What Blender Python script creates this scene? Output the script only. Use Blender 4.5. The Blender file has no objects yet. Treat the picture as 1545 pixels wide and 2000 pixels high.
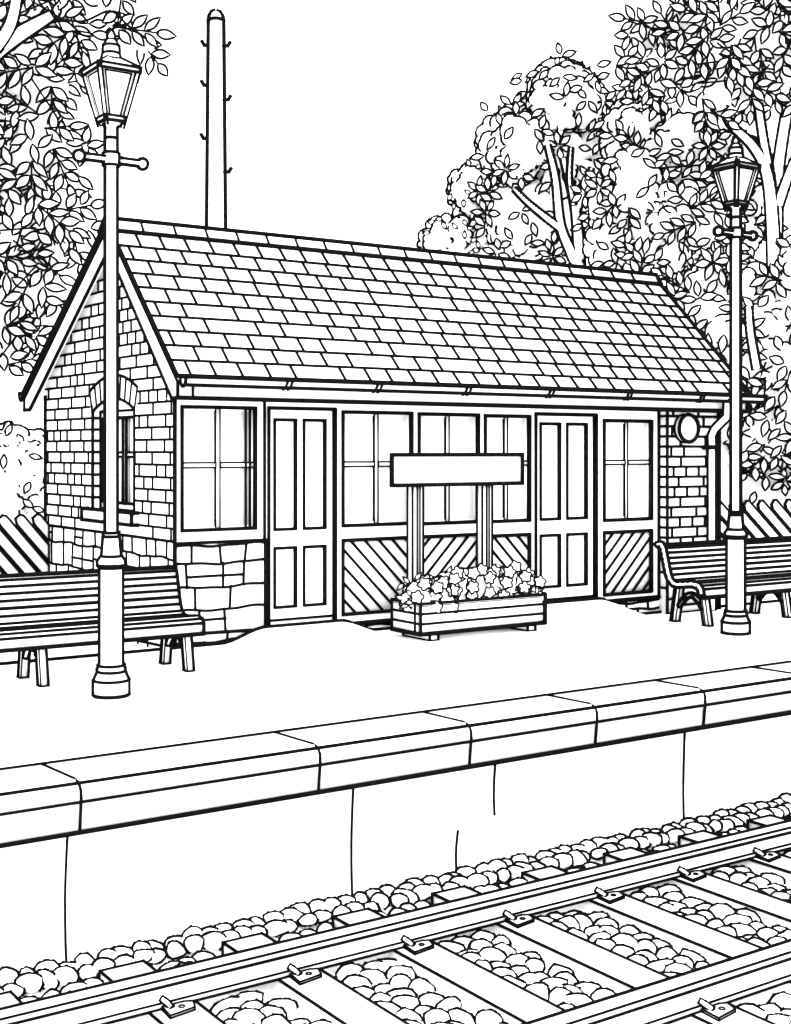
import bpy, bmesh, math, random
import numpy as np
from mathutils import Vector

# ------------------------------------------------------------ camera, sky, sun
SC = bpy.context.scene
F_PX, CX, HY, EYE = 2600.0, 772.5, 880.0, 1.8      # photograph is 1545 x 2000
CA, SA = 0.56443, 0.82548                          # heading of the view in the X-Y plane
cam_d = bpy.data.cameras.new('camera'); cam = bpy.data.objects.new('camera', cam_d)
SC.collection.objects.link(cam); SC.camera = cam
cam.location = (0, 0, EYE)
cam.rotation_euler = (math.pi/2, 0, math.atan2(SA, CA) - math.pi/2)
cam_d.sensor_fit = 'VERTICAL'; cam_d.sensor_height = 24
cam_d.lens = 24*F_PX/2000
cam_d.shift_y = -(1000-HY)/2000
cam_d.clip_end = 3000
CAM = np.array([0, 0, EYE])
SUN_EL, SUN_AZ = math.radians(38), math.radians(200)
w = bpy.data.worlds.new('World'); SC.world = w; w.use_nodes = True
nt = w.node_tree; bg = nt.nodes['Background']
sky = nt.nodes.new('ShaderNodeTexSky'); sky.sky_type = 'NISHITA'; sky.sun_disc = False
sky.sun_elevation = SUN_EL; sky.sun_rotation = SUN_AZ
hs = nt.nodes.new('ShaderNodeHueSaturation'); hs.inputs['Saturation'].default_value = 0.0
mx = nt.nodes.new('ShaderNodeMixRGB'); mx.inputs[0].default_value = 0.9     # overcast: cloud evens the sky out
mx.inputs[2].default_value = (6.5, 6.5, 6.5, 1)
nt.links.new(sky.outputs[0], hs.inputs['Color']); nt.links.new(hs.outputs[0], mx.inputs[1])
nt.links.new(mx.outputs[0], bg.inputs[0]); bg.inputs[1].default_value = 0.15
sun_d = bpy.data.lights.new('sun', 'SUN'); sun = bpy.data.objects.new('sun', sun_d); SC.collection.objects.link(sun)
sun_d.energy = 1.3; sun_d.angle = math.radians(60); sun_d.color = (1, 1, 1)
sun.rotation_euler = (math.pi/2 - SUN_EL, 0, math.radians(-20))
SC.view_settings.view_transform = 'Standard'; SC.view_settings.look = 'None'
SC.view_settings.exposure = 1.8; SC.view_settings.gamma = 1
SC.render.film_transparent = False
SC.cycles.max_bounces = 16; SC.cycles.diffuse_bounces = 10

RNG = random.Random(7); NR = np.random.RandomState(11)

# ------------------------------------------------------------ materials
def mat(name, col, var=0.0, scale=6.0):
    m = bpy.data.materials.new(name); m.use_nodes = True
    n = m.node_tree; p = n.nodes['Principled BSDF']
    p.inputs['Roughness'].default_value = 1.0
    p.inputs['Specular IOR Level'].default_value = 0.0
    p.inputs['Base Color'].default_value = (*col, 1)
    if var:
        tc = n.nodes.new('ShaderNodeTexCoord'); no = n.nodes.new('ShaderNodeTexNoise'); no.inputs['Scale'].default_value = scale
        cr = n.nodes.new('ShaderNodeValToRGB')
        cr.color_ramp.elements[0].position = .35; cr.color_ramp.elements[1].position = .65
        cr.color_ramp.elements[0].color = (*[c*(1-var) for c in col], 1); cr.color_ramp.elements[1].color = (*col, 1)
        n.links.new(tc.outputs['Object'], no.inputs['Vector']); n.links.new(no.outputs['Fac'], cr.inputs[0])
        n.links.new(cr.outputs[0], p.inputs['Base Color'])
    return m
WHITE = mat('white_chalk_paint', (.89, .89, .89), .02)
INK = mat('black_ink', (.004, .004, .004), .3, 30)
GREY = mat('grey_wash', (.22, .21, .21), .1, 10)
MATS = [WHITE, INK, GREY]
WK = 1.35            # overall line weight
def rad(p, px):      # radius of a line drawn about px wide (in a 791 px wide picture)
    d = max(1.0, p[0]*CA + p[1]*SA)
    return 0.5*px*WK*d/1331.0

def sky_spot(px, py, d):      # a point at bearing (px, py) of the photograph, d metres ahead
    u = (px-CX)/F_PX
    return np.array([d*(CA+SA*u), d*(SA-CA*u), EYE+(HY-py)/F_PX*d])

# ------------------------------------------------------------ mesh builder
def nz(v): return v/(np.linalg.norm(v)+1e-12)
def icos(n, _c={}):
    if n not in _c:
        bm = bmesh.new(); bmesh.ops.create_icosphere(bm, subdivisions=n, radius=1)
        bm.verts.ensure_lookup_table()
        V = np.array([v.co[:] for v in bm.verts]); Fc = np.array([[v.index for v in f.verts] for f in bm.faces]); bm.free()
        _c[n] = (V, Fc)
    return _c[n]

class MB:
    def __init__(s): s.v = []; s.n = 0; s.groups = []    # groups: (array faces (M,k) , mat)
    def add(s, V, Fc, m=0):
        V = np.asarray(V, float).reshape(-1, 3); s.v.append(V)
        if isinstance(Fc, np.ndarray): s.groups.append((Fc+s.n, m))
        else:
            by = {}
            for f in Fc: by.setdefault(len(f), []).append(f)
            for k, l in by.items(): s.groups.append((np.array(l)+s.n, m))
        s.n += len(V)
    # ---- ink line along points
    def line(s, pts, px=2.3, closed=False, m=1, n=5):
        pts = [np.asarray(p, float) for p in pts]
        pts = [p-nz(p-CAM)*rad(p, px)*.6 for p in pts]      # lines lie proud of the surface, on its public side
        if closed: pts = pts+[pts[0]]
        for p, q in zip(pts[:-1], pts[1:]):
            d = q-p; L = np.linalg.norm(d)
            if L < 1e-6: continue
            d = d/L; rp, rq = rad(p, px), rad(q, px)
            a = np.cross(d, [0, 0, 1.0])
            if np.linalg.norm(a) < 1e-3: a = np.cross(d, [1.0, 0, 0])
            a /= np.linalg.norm(a); c = np.cross(d, a)
            p2, q2 = p-d*rp*.6, q+d*rq*.6
            V = []
            for k in range(n):
                t = 2*math.pi*k/n; o = a*math.cos(t)+c*math.sin(t); V += [p2+o*rp, q2+o*rq]
            Fc = [[2*k, 2*((k+1) % n), 2*((k+1) % n)+1, 2*k+1] for k in range(n)]
            s.add(V, Fc, m); s.groups.append((np.array([[2*k for k in range(n)][::-1], [2*k+1 for k in range(n)]])+s.n-2*n, m))
    def clipline(s, p, q, inside, px, step=.02):
        p = np.asarray(p, float); q = np.asarray(q, float); L = np.linalg.norm(q-p); N = max(2, int(L/step)); st = None
        for i in range(N+1):
            x = p+(q-p)*i/N; ok = inside(x)
            if ok and st is None: st = x
            if (not ok or i == N) and st is not None:
                e = x if ok else p+(q-p)*(i-1)/N
                if np.linalg.norm(e-st) > step: s.line([st, e], px)
                st = None
    def segs(s, P, Q, px, ext=.15):     # many short segments at once (3-sided)
        if len(P) == 0: return
        D = Q-P; L = np.linalg.norm(D, axis=1); k = L > 1e-7; P, Q, D, L = P[k], Q[k], D[k], L[k]
        d = D/L[:, None]
        up = np.tile([0, 0, 1.0], (len(P), 1)); bad = np.abs(d[:, 2]) > .95; up[bad] = [1, 0, 0]
        a = np.cross(d, up); a /= np.linalg.norm(a, axis=1)[:, None]; c = np.cross(d, a)
        dd = P[:, 0]*CA+P[:, 1]*SA; r = (0.5*px*WK*np.maximum(dd, 1)/1331)[:, None]
        P2 = P-D*ext-d*r*.3; Q2 = Q+D*ext+d*r*.3; V = []
        for j in range(4):
            t = math.pi/2*j+.4; o = a*math.cos(t)+c*math.sin(t); V += [P2+o*r, Q2+o*r]
        V = np.stack(V, 1).reshape(-1, 3); base = (np.arange(len(P))*8)[:, None]
        Fs = [base+np.array([[2*j, 2*((j+1) % 4), 2*((j+1) % 4)+1, 2*j+1]]) for j in range(4)]
        Fs += [base+np.array([[6, 4, 2, 0]]), base+np.array([[1, 3, 5, 7]])]
        s.add(V, np.concatenate(Fs), 1)
    # ---- rounded body with an ink line where its surface turns away
    def body(s, V, T, px=2.3, m=0, normals=None, keep=None):
        V = np.asarray(V, float); T = np.asarray(T)
        s.add(V, T, m)
        if not px: return
        if normals is None:
            fn = np.cross(V[T[:, 1]]-V[T[:, 0]], V[T[:, 2]]-V[T[:, 0]])
            N = np.zeros_like(V)
            for j in range(3): np.add.at(N, T[:, j], fn)
            N /= (np.linalg.norm(N, axis=1)[:, None]+1e-12)
        else: N = normals
        g = ((CAM-V)*N).sum(1); g[np.abs(g) < 1e-9] = 1e-9
        G = g[T]; pos = G > 0; cnt = pos.sum(1); sel = (cnt == 1) | (cnt == 2)
        Ts, Gs, ps = T[sel], G[sel], pos[sel]
        if len(Ts) == 0: return
        lone = np.where(ps.sum(1) == 1, ps.argmax(1), (~ps).argmax(1)); r = np.arange(len(Ts))
        i0 = Ts[r, lone]; i1 = Ts[r, (lone+1) % 3]; i2 = Ts[r, (lone+2) % 3]
        g0 = Gs[r, lone]; g1 = Gs[r, (lone+1) % 3]; g2 = Gs[r, (lone+2) % 3]
        t1 = (g0/(g0-g1))[:, None]; t2 = (g0/(g0-g2))[:, None]
        P = V[i0]*(1-t1)+V[i1]*t1; Q = V[i0]*(1-t2)+V[i2]*t2
        if keep is not None: k = keep((P+Q)/2); P, Q = P[k], Q[k]
        s.segs(P, Q, px*1.65)
    def box(s, x0, x1, y0, y1, z0, z1, px=2.3, m=0, edges='all'):
        V = [(x, y, z) for x in (x0, x1) for y in (y0, y1) for z in (z0, z1)]
        s.add(V, [[0, 1, 3, 2], [4, 6, 7, 5], [0, 4, 5, 1], [2, 3, 7, 6], [0, 2, 6, 4], [1, 5, 7, 3]], m)
        if px:
            E = [(0, 1), (0, 2), (0, 4), (1, 3), (1, 5), (2, 3), (2, 6), (3, 7), (4, 5), (4, 6), (5, 7), (6, 7)]
            if edges == 'front': E = [(0, 1), (0, 4), (1, 5), (4, 5)]
            if edges == 'x': E = [(0, 4), (1, 5), (2, 6), (3, 7)]
            for a, c in E: s.line([V[a], V[c]], px)
    def prism(s, poly, f, a0, a1, px=2.3, m=0, endink=True, sideink=None):   # f(u,v,a)->xyz
        n = len(poly); V = [f(u, v, a0) for u, v in poly]+[f(u, v, a1) for u, v in poly]
        s.add(V, [list(range(n))[::-1], [n+i for i in range(n)]]+[[i, (i+1) % n, n+(i+1) % n, n+i] for i in range(n)], m)
        if px:
            if endink: s.line(V[:n], px, True); s.line(V[n:], px, True)
            for i in (range(n) if sideink is None else sideink): s.line([V[i], V[n+i]], px)
    def lathe(s, cx, cy, prof, px=2.3, n=36, rings=(), m=0, side=True):
        V = []; P = len(prof)
        for r, z in prof:
            for k in range(n):
                t = 2*math.pi*k/n; V.append((cx+r*math.cos(t), cy+r*math.sin(t), z))
        Fc = [[i*n+k, i*n+(k+1) % n, (i+1)*n+(k+1) % n, (i+1)*n+k] for i in range(P-1) for k in range(n)]
        s.add(V, Fc, m); s.add(V[:n], [list(range(n))[::-1]], m); s.add(V[-n:], [list(range(n))], m)
        if not px: return
        th = math.atan2(-cy, -cx)
        if side:
            for sg in (-1, 1):
                t = th+sg*math.pi/2
                s.line([(cx+(r+.4*rad((cx, cy), px))*math.cos(t), cy+(r+.4*rad((cx, cy), px))*math.sin(t), z) for r, z in prof], px*1.1)
        for i in rings:
            r, z = prof[i]; s.line([(cx+r*math.cos(2*math.pi*k/n), cy+r*math.sin(2*math.pi*k/n), z) for k in range(n)], px*.85, True)
    def pipe(s, path, radii, px=2.3, n=12, m=0, caps=True):
        path = [np.asarray(p, float) for p in path]; K = len(path)
        if np.isscalar(radii): radii = [radii]*K
        V = []; N = []; a = None
        for i, p in enumerate(path):
            d = path[min(i+1, K-1)]-path[max(i-1, 0)]; d /= np.linalg.norm(d)
            if a is None:
                a = np.cross(d, [.3, .2, 1.0]); 
            a = a-d*a.dot(d); a /= np.linalg.norm(a); c = np.cross(d, a)
            for k in range(n):
                t = 2*math.pi*k/n; o = a*math.cos(t)+c*math.sin(t); V.append(p+o*radii[i]); N.append(o)
        T = []
        for i in range(K-1):
            for k in range(n):
                A, B, C, D = i*n+k, i*n+(k+1) % n, (i+1)*n+(k+1) % n, (i+1)*n+k
                T += [[A, B, C], [A, C, D]]
        s.body(np.array(V), np.array(T), px, m, normals=np.array(N))
        if caps:
            s.add(V[:n], [list(range(n))], m); s.add(V[-n:], [list(range(n))], m)
            if px: s.line(V[:n], px, True); s.line(V[-n:], px, True)
    def ring(s, c, ax, ay, out, px, m=0, hole_m=1):    # flat outlined shape (leaf, petal disc)
        c = np.asarray(c); O = np.asarray(out, float); r = 2*rad(c, px)*.95
        ln = np.linalg.norm(O, axis=1)[:, None]
        nx = np.roll(O, -1, 0)-np.roll(O, 1, 0); nrm = np.stack([nx[:, 1], -nx[:, 0]], 1); nrm /= np.linalg.norm(nrm, axis=1)[:, None]+1e-9
        sgn = np.sign((nrm*O).sum(1))[:, None]; sgn[sgn == 0] = 1
        I = O-nrm*sgn*np.minimum(r, ln*.5)
        n = len(O); V3 = lambda A: c+A[:, :1]*ax+A[:, 1:]*ay
        s.add(np.vstack([V3(O), V3(I)]), [[i, (i+1) % n, n+(i+1) % n, n+i] for i in range(n)], 1)
        s.add(V3(I), [list(range(n))], m)
    def build(s, name, parent=None, loc=None):
        V = np.vstack(s.v)
        off = np.array(parent_world(parent)) if parent is not None else (np.array(loc) if loc is not None else np.zeros(3))
        V = V-off
        me = bpy.data.meshes.new(name)
        me.vertices.add(len(V)); me.vertices.foreach_set('co', V.ravel())
        idx = np.concatenate([g.ravel() for g, _ in s.groups])
        tot = np.concatenate([np.full(len(g), g.shape[1]) for g, _ in s.groups])
        mi = np.concatenate([np.full(len(g), m) for g, m in s.groups])
        st = np.concatenate([[0], np.cumsum(tot)[:-1]])
        me.loops.add(len(idx)); me.loops.foreach_set('vertex_index', idx)
        me.polygons.add(len(tot)); me.polygons.foreach_set('loop_start', st); me.polygons.foreach_set('loop_total', tot)
        me.update(calc_edges=True)
        for m in MATS: me.materials.append(m)
        me.polygons.foreach_set('material_index', mi.astype(np.int32)); me.validate(); me.update()
        o = bpy.data.objects.new(name, me); SC.collection.objects.link(o)
        if parent is not None: o.parent = parent
        elif loc is not None: o.location = loc
        return o

def parent_world(p):
    v = np.zeros(3)
    while p is not None: v += np.array(p.location); p = p.parent
    return v
def tag(o, label=None, cat=None, group=None, kind=None):
    if label: o['label'] = label
    if cat: o['category'] = cat
    if group: o['group'] = group
    if kind: o['kind'] = kind
    return o
def empty(name, loc, label, cat, group=None):
    o = bpy.data.objects.new(name, None); SC.collection.objects.link(o); o.location = loc; o.empty_display_size = .2
    return tag(o, label, cat, group)

THIN, MID, BOLD = 2.1, 2.55, 3.5

# ------------------------------------------------------------ ground
def sm(t): t = min(1, max(0, t)); return t*t*(3-2*t)
def ground_z(x, y):
    z = -0.10*sm((x-9.3)/1.6)*sm((y-9.9)/1.1)
    for a, c, h in ((5.62, 6.10, .12), (9.0, 9.42, .12)):
        e0, e1 = (6.93, 7.32) if a < 7 else (10.36, 10.8)
        b = sm((x-a)/(c-a))*(1-sm((x-e0)/(e1-e0)))
        z = z*(1-b*sm((y-9.9)/1.2))+h*b*sm((y-10.2)/.85)
    return z
YW = 11.11
b = MB()
xs = [-12, -4, 0, 3]+[3.5+.08*i for i in range(118)]+[13.5, 20, 40]; ys = [7.43, 8.5, 9.6]+[9.9+.08*i for i in range(16)]+[YW+.04]
V = [(x, y, ground_z(x, y)) for y in ys for x in xs]; nx = len(xs)
b.add(V, [[j*nx+i, j*nx+i+1, (j+1)*nx+i+1, (j+1)*nx+i] for j in range(len(ys)-1) for i in range(nx-1)])
tag(b.build('platform'), kind='structure')
b = MB()
b.box(-12, 5.15, YW-.03, YW+.07, -.1, .015, MID, edges='front'); b.box(12.23, 40, YW-.03, YW+.07, -.3, -.085, MID, edges='front')
tag(b.build('kerb'), kind='structure')
b = MB(); b.add([(-600, YW+.06, -.12), (900, YW+.06, -.12), (900, 1500, -.12), (-600, 1500, -.12)], [[0, 1, 2, 3]])
tag(b.build('ground'), kind='structure')
b = MB(); b.add([(-600, -600, -1.09), (900, -600, -1.09), (900, 7.2, -1.09), (-600, 7.2, -1.09)], [[0, 1, 2, 3]])
tag(b.build('track_bed'), kind='structure')

# platform edge: coping stones, course below, retaining wall
joints = [-9.5+1.2*i for i in range(9)]+[1.4, 2.66, 4.18, 5.34, 6.46, 7.56]+[7.56+1.12*i for i in range(1, 20)]
b = MB()
x0, x1 = -11, 30
prof = [(6.975, -.285), (6.975, -.115), (6.955, -.115), (6.955, -.03), (6.985, 0.004), (7.43, 0.004), (7.43, -.285)]
b.prism(prof, lambda u, v, a: (a, u, v), x0, x1, 0)
for u, v, px in ((6.975, -.285, BOLD*1.15), (6.955, -.115, MID), (6.968, -.012, MID*1.15), (7.435, .008, THIN*1.25)): b.line([(x0, u, v), (1, u, v), (4, u, v), (7, u, v), (12, u, v), (x1, u, v)], px)
for k, x in enumerate(joints):
    top = [(x-.03, 7.43, .005), (x, 7.02, .006), (x+.01, 6.97, -.01), (x+.018, 6.955, -.05)]
    b.line(top, MID)
    b.line([top[-1], (x+.02, 6.955, -.115)]+([(x+.02, 6.975, -.285)] if k != 13-0 or True else []), MID)
tag(b.build('platform_edge'), kind='structure')
b = MB()
b.add([(x0, 7.05, -.28), (x1, 7.05, -.28), (x1, 7.05, -1.1), (x0, 7.05, -1.1)], [[0, 1, 2, 3]])
for xx, z0, z1 in ((-2.5, -.29, -1), (.4, -.29, -1), (2.64, -.29, -1), (4.50, -.29, -1), (5.64, -.29, -.66), (5.32, -.72, -1), (7.46, -.29, -1), (9.9, -.29, -1)):
    n = 7; b.line([(xx+.016*math.sin(2.5*i/n)*-1, 7.048, z0+(z1-z0)*i/n) for i in range(n+1)], THIN)
tag(b.build('platform_wall'), kind='structure')

# ------------------------------------------------------------ track
SX = [2.83+.73*k for k in range(-3, 12)]
ORD = ['first', 'second', 'third', 'fourth', 'fifth', 'sixth', 'seventh', 'eighth']
def sleeper(x):
    k = int(round((x-2.83)/.73))
    lab = 'sleeper whose end shows beyond the far rail, %s from the left' % ORD[k] if 0 <= k < 8 else 'sleeper at the picture margin with its far end out of sight'
    w_ = .125; r = empty('railway_sleeper', (x, 5.45, -1.09), lab, 'sleeper', 'sleepers under the rails')
    b = MB(); b.box(x-w_, x+w_, 4.1, 6.75, -1.09, -.975, MID); b.build('timber', r)
    for yr in (6.21, 4.68):
        b = MB(); y1 = yr-.11; z = -.972
        b.prism([(x-.07, y1-.115), (x+.075, y1-.09), (x+.1, y1-.02), (x+.06, y1+.0), (x-.06, y1-.0)], lambda u, v, a: (u, v, a), z, z+.014, THIN*.85, sideink=[0, 1])
        c = (x+.02, y1-.055); n = 10; b.line([(c[0]+.015*math.cos(2*math.pi*k/n), c[1]+.015*math.sin(2*math.pi*k/n), z+.018) for k in range(n)], THIN*.6, True)
        b.pipe([(x-.025, y1-.04, z+.016), (x-.04, y1-.0, z+.034), (x-.052, y1+.025, z+.046)], [.011, .013, .011], THIN*.8, 8)
        b.build('rail_clip', r)
for x in SX: sleeper(x)
for yr, lab in ((6.21, 'steel rail nearer the platform wall'), (4.68, 'steel rail in the foreground corner, farther from the platform')):
    b = MB(); p = [(-.1, 0), (-.1, .03), (-.02, .04), (-.02, .085), (-.055, .09), (-.055, .125), (.055, .125), (.055, .09), (.02, .085), (.02, .04), (.1, .03), (.1, 0)]
    X = [-8, 0, 2, 3.5, 5, 7, 10, 18, 40]
    for a0, a1 in zip(X[:-1], X[1:]): 
        b.prism([(yr+u, v-.973) for u, v in p], lambda u, v, a: (a, u, v), a0, a1, 0)
        for i, px in ((0, MID*.9), (1, MID*.75), (4, MID), (5, MID*.85), (6, BOLD*.9)): b.line([(a0, yr+p[i][0], p[i][1]-.973), (a1, yr+p[i][0], p[i][1]-.973)], px)
    tag(b.build('rail', loc=(0, yr, -.973)), lab, 'rail', 'rails of the track')

def ballast():
    b = MB(); V0, T0 = icos(2); pts = []
    def zone(xa, xb, ya, yb, s, sl):
        ny = max(1, int(round((yb-ya)/s))); nx_ = int((xb-xa)/s)
        for j in range(ny):
            for i in range(nx_):
                x = xa+(i+.5+(j % 2)*.5)*s+NR.uniform(-.26, .26)*s; y = ya+(j+.5)*(yb-ya)/ny+NR.uniform(-.2, .2)*s
                if sl and min(abs(x-q) for q in SX) < .125+s*.42: continue
                pts.append((x, y, s))
    zone(.6, 10, 6.30, 6.76, .108, True); zone(.8, 10, 6.77, 7.03, .106, False)
    zone(.6, 9, 4.76, 6.14, .124, True); zone(2.2, 8, 3.9, 4.56, .128, True)
    for x, y, s in pts:
        k = s*NR.uniform(.86, 1.18); V = V0.copy()
        for _ in range(8):
            n = NR.normal(size=3); n /= np.linalg.norm(n); t = NR.uniform(.62, .82); d = V@n; ov = d > t
            V[ov] -= np.outer(d[ov]-t, n)*.8
        V *= np.array([NR.uniform(.6, .78), NR.uniform(.5, .64), NR.uniform(.34, .46)])*k
        a = NR.uniform(0, math.pi); c, s_ = math.cos(a), math.sin(a); V = V@np.array([[c, -s_, 0], [s_, c, 0], [0, 0, 1]])
        tl = NR.uniform(-.3, .3); c, s_ = math.cos(tl), math.sin(tl); V = V@np.array([[1, 0, 0], [0, c, -s_], [0, s_, c]])
        z = -1.045+NR.uniform(-.008, .012)+(.045 if y > 6.79 else 0)
        V += np.array([x, y, z])
        b.body(V, T0, 2.15, keep=lambda P, z=z: P[:, 2] > z-.03)
    b.add([(-3, 3.6, -1.047), (12, 3.6, -1.047), (12, 7.05, -1.047), (-3, 7.05, -1.047)], [[0, 1, 2, 3]]); tag(b.build('ballast'), kind='stuff')
ballast()

# ------------------------------------------------------------ station building
X0, X1 = 5.17, 12.2; YB = 14.48; XR0, XR1 = 5.02, 12.5; YR, ZR = 12.35, 4.05
YE, ZE = 10.74, 2.46; YEB, ZEB = 14.82, 2.44
hut = empty('station_building', (8.7, 12.8, 0), 'small brick and timber railway waiting room with slate roof standing on the platform', 'building')
def zroof(y): return ZR-(YR-y)*(ZR-ZE)/(YR-YE) if y < YR else ZR-(y-YR)*(ZR-ZEB)/(YEB-YR)

def stones(b, fp, u0, u1, v0, v1, inside, px=THIN, rowh=(.16, .25), len_=(.2, .42)):
    v = v0; rows = []
    while v < v1-.08:
        h = RNG.uniform(*rowh); rows.append((v, min(v+h, v1))); v += h
    for (a, c) in rows:
        wob = lambda u: .010*math.sin(u*8+a*30)+.004*math.sin(u*19+a*9)
        def run(ua, ub, f, inside=inside):
            n = max(2, int((ub-ua)/.06)); P = [fp(ua+(ub-ua)*i/n, f(ua+(ub-ua)*i/n)) for i in range(n+1)]
            for p, q in zip(P[:-1], P[1:]):
                if inside((p+q)/2): b.line([p, q], px)
        if c < v1-.01: run(u0, u1, lambda u: c+wob(u))
        u = u0+RNG.uniform(.1, .3)
        while u < u1-.06:
            k = RNG.uniform(-.02, .02); p, q = fp(u, a), fp(u+k, c)
            if inside((p+q)/2): b.line([p, (p+q)/2+(q-p)*0, q], px)
            if RNG.random() < .3 and c-a > .15:
                L = RNG.uniform(*len_); m_ = a+(c-a)*RNG.uniform(.4, .6); uu = min(u+L, u1)
                run(u, uu, lambda t: m_); u += L; continue
            u += RNG.uniform(*len_)
def bricks(b, fp, u0, u1, v0, v1, inside, course=.112, L=.40, px=THIN, step=.02):
    n = int(round((v1-v0)/course)); 
    for i in range(n+1):
        v = v0+i*course
        if v > v1+.01: break
        b.clipline(fp(u0, v), fp(u1, v), inside, px, step)
        u = u0+(L*.5 if i % 2 else L*.22)+RNG.uniform(-.03, .03); k = 0
        while u < u1-.03:
            p, q = fp(u, v+.004), fp(u, min(v+course, v1)-.004)
            if inside(p) and inside(q) and v < v1-.03: b.line([p, q], px)
            u += L*(1 if RNG.random() < .72 else .5)

# gable wall with arched window opening
b = MB(); GX = X0; WY0, WY1, WZ0, WZ1 = 12.02, 13.10, 1.20, 2.20; WC = (WY0+WY1)/2; RISE = .12
arc = [(WY0+(WY1-WY0)*i/10, WZ1+RISE*(1-((i-5)/5)**2)) for i in range(11)]
g = lambda u, v: np.array([GX, u, v])
b.add([g(YW, -.12), g(WY0, -.12), g(WY0, zroof(WY0)-.03), g(YW, zroof(YW)-.03)], [[0, 1, 2, 3]])
b.add([g(WY1, -.12), g(YB, -.12), g(YB, zroof(YB)-.03), g(WY1, zroof(WY1)-.03)], [[0, 1, 2, 3]])
b.add([g(WY0, -.12), g(WY1, -.12), g(WY1, WZ0), g(WY0, WZ0)], [[0, 1, 2, 3]])
top = [(WY0, zroof(WY0)-.03), (YR, ZR-.03), (WY1, zroof(WY1)-.03)]
for i in range(10):
    (ya, za), (yb, zb) = arc[i], arc[i+1]
    b.add([g(ya, za), g(yb, zb), g(yb, zroof(yb)-.03), g(ya, zroof(ya)-.03)], [[0, 1, 2, 3]])
RV = .14; opening = [(WY0, WZ0)]+arc+[(WY1, WZ0)]
for (ya, za), (yb, zb) in zip(opening, opening[1:]+opening[:1]):
    b.add([(GX, ya, za), (GX, yb, zb), (GX+RV, yb, zb), (GX+RV, ya, za)], [[0, 1, 2, 3]])
b.line([g(*p) for p in opening], MID, True)
b.line([(GX+RV, WY1, WZ0), (GX+RV, WY1, WZ1)], THIN)
AO = 0.19
def arch_o(t): # t in -1..1 -> inner, outer
    yi = WC+t*(WY1-WY0)/2; zi = WZ1+RISE*(1-t*t); yo = WC+t*((WY1-WY0)/2+.07); zo = WZ1+AO+.02+RISE*1.2*(1-t*t)
    return (yi, zi), (yo, zo)
ts = [-1+2*i/9 for i in range(10)]
b.line([g(*arch_o(-1+2*i/18)[1])-[.002, 0, 0] for i in range(19)], MID)
for t in ts: i_, o_ = arch_o(t); b.line([g(*i_), g(*o_)], THIN)
def in_gable(p):
    y, z = p[1], p[2]
    if z > zroof(y)-.1: return False
    if WY0-.0 < y < WY1 and WZ0 < z < WZ1: return False
    t = (y-WC)/((WY1-WY0)/2+.07)
    if abs(t) < 1.0 and WZ1 <= z < WZ1+AO+.02+RISE*1.2*(1-t*t): return False
    if WY0-.1 < y < WY1+.12 and 1.08 < z < WZ0: return False
    return YW <= y <= YB
bricks(b, g, YW, YB, 0.97, 3.9, in_gable, .1165, .40)
b.clipline(g(YW, .97), g(YB, .97), in_gable, MID)
stones(b, g, YW, YB, -.05, .97, in_gable)
for i in range(9):      # brick returns in the window reveal
    z = .97+.1165*(3+i); b.line([(GX, WY1-.002, z), (GX+RV, WY1-.002, z)], THIN)
b.line([g(YW, -.05), g(YW, 2.5)], BOLD); b.line([g(YB, -.12), g(YB, 2.4)], BOLD)
b.line([g(YW, -.0), g(YB, -.1)], MID)
b.build('gable_wall', hut)
b = MB(); b.box(GX-.07, GX+.1, WY0-.09, WY1+.11, 1.085, WZ0+.003, MID*1.2); b.build('window_sill', hut)
win = MB(); fx = GX+RV-.05
def yframe(b, y0, y1, z0, z1, t, xf, xb, px):   # frame in the gable plane
    for a in ((y0, y0+t, z0, z1), (y1-t, y1, z0, z1), (y0+t, y1-t, z0, z0+t), (y0+t, y1-t, z1-t, z1)): b.box(xf, xb, *a, px=0)
    b.line([(xf, y0+t, z0+t), (xf, y1-t, z0+t), (xf, y1-t, z1-t), (xf, y0+t, z1-t)], px, True)
yframe(win, WY0+.002, WY1-.002, WZ0+.004, WZ1+.0, .07, fx, fx+.05, MID)
win.line([(fx, WY1-.004, WZ0), (fx, WY1-.004, WZ1)], MID)
win.add([(fx, WY0, WZ1), (fx, WY1, WZ1)]+[(fx, y, z) for y, z in arc[::-1]], [list(range(13))])
win.line([(fx-.003, WY0, WZ1), (fx-.003, WY1, WZ1)], THIN)
wo = win.build('window', hut); wo['label'] = 'arched gable window with four panes'
p = MB(); p.box(fx+.035, fx+.06, WY0+.07, WY1-.07, WZ0+.07, WZ1-.07, 0); p.build('pane', wo)
p = MB(); ym = WC-.08; p.box(fx+.005, fx+.034, ym-.035, ym+.035, WZ0+.07, WZ1-.07, THIN*1.2, m=0); zm = 1.76
p.box(fx+.008, fx+.034, WY0+.07, ym-.035, zm-.022, zm+.022, THIN, m=0); p.box(fx+.008, fx+.034, ym+.035, WY1-.07, zm-.022, zm+.022, THIN, m=0)
p.box(fx+.012, fx+.033, ym+.036, ym+.075, WZ0+.07, zm-.022, THIN, m=2); p.box(fx+.012, fx+.033, ym+.036, ym+.075, zm+.022, WZ1-.07, THIN, m=2)  # grey strips: shadow line of the upright bar, put in as colour
p.box(fx+.012, fx+.033, ym-.07, ym-.036, WZ0+.07, zm-.022, 0, m=2); p.box(fx+.012, fx+.033, ym-.07, ym-.036, zm+.022, WZ1-.07, 0, m=2)  # same shadow line in grey on the bar's other side
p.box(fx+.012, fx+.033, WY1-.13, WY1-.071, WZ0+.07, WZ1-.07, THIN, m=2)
p.build('glazing_bars', wo)

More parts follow.
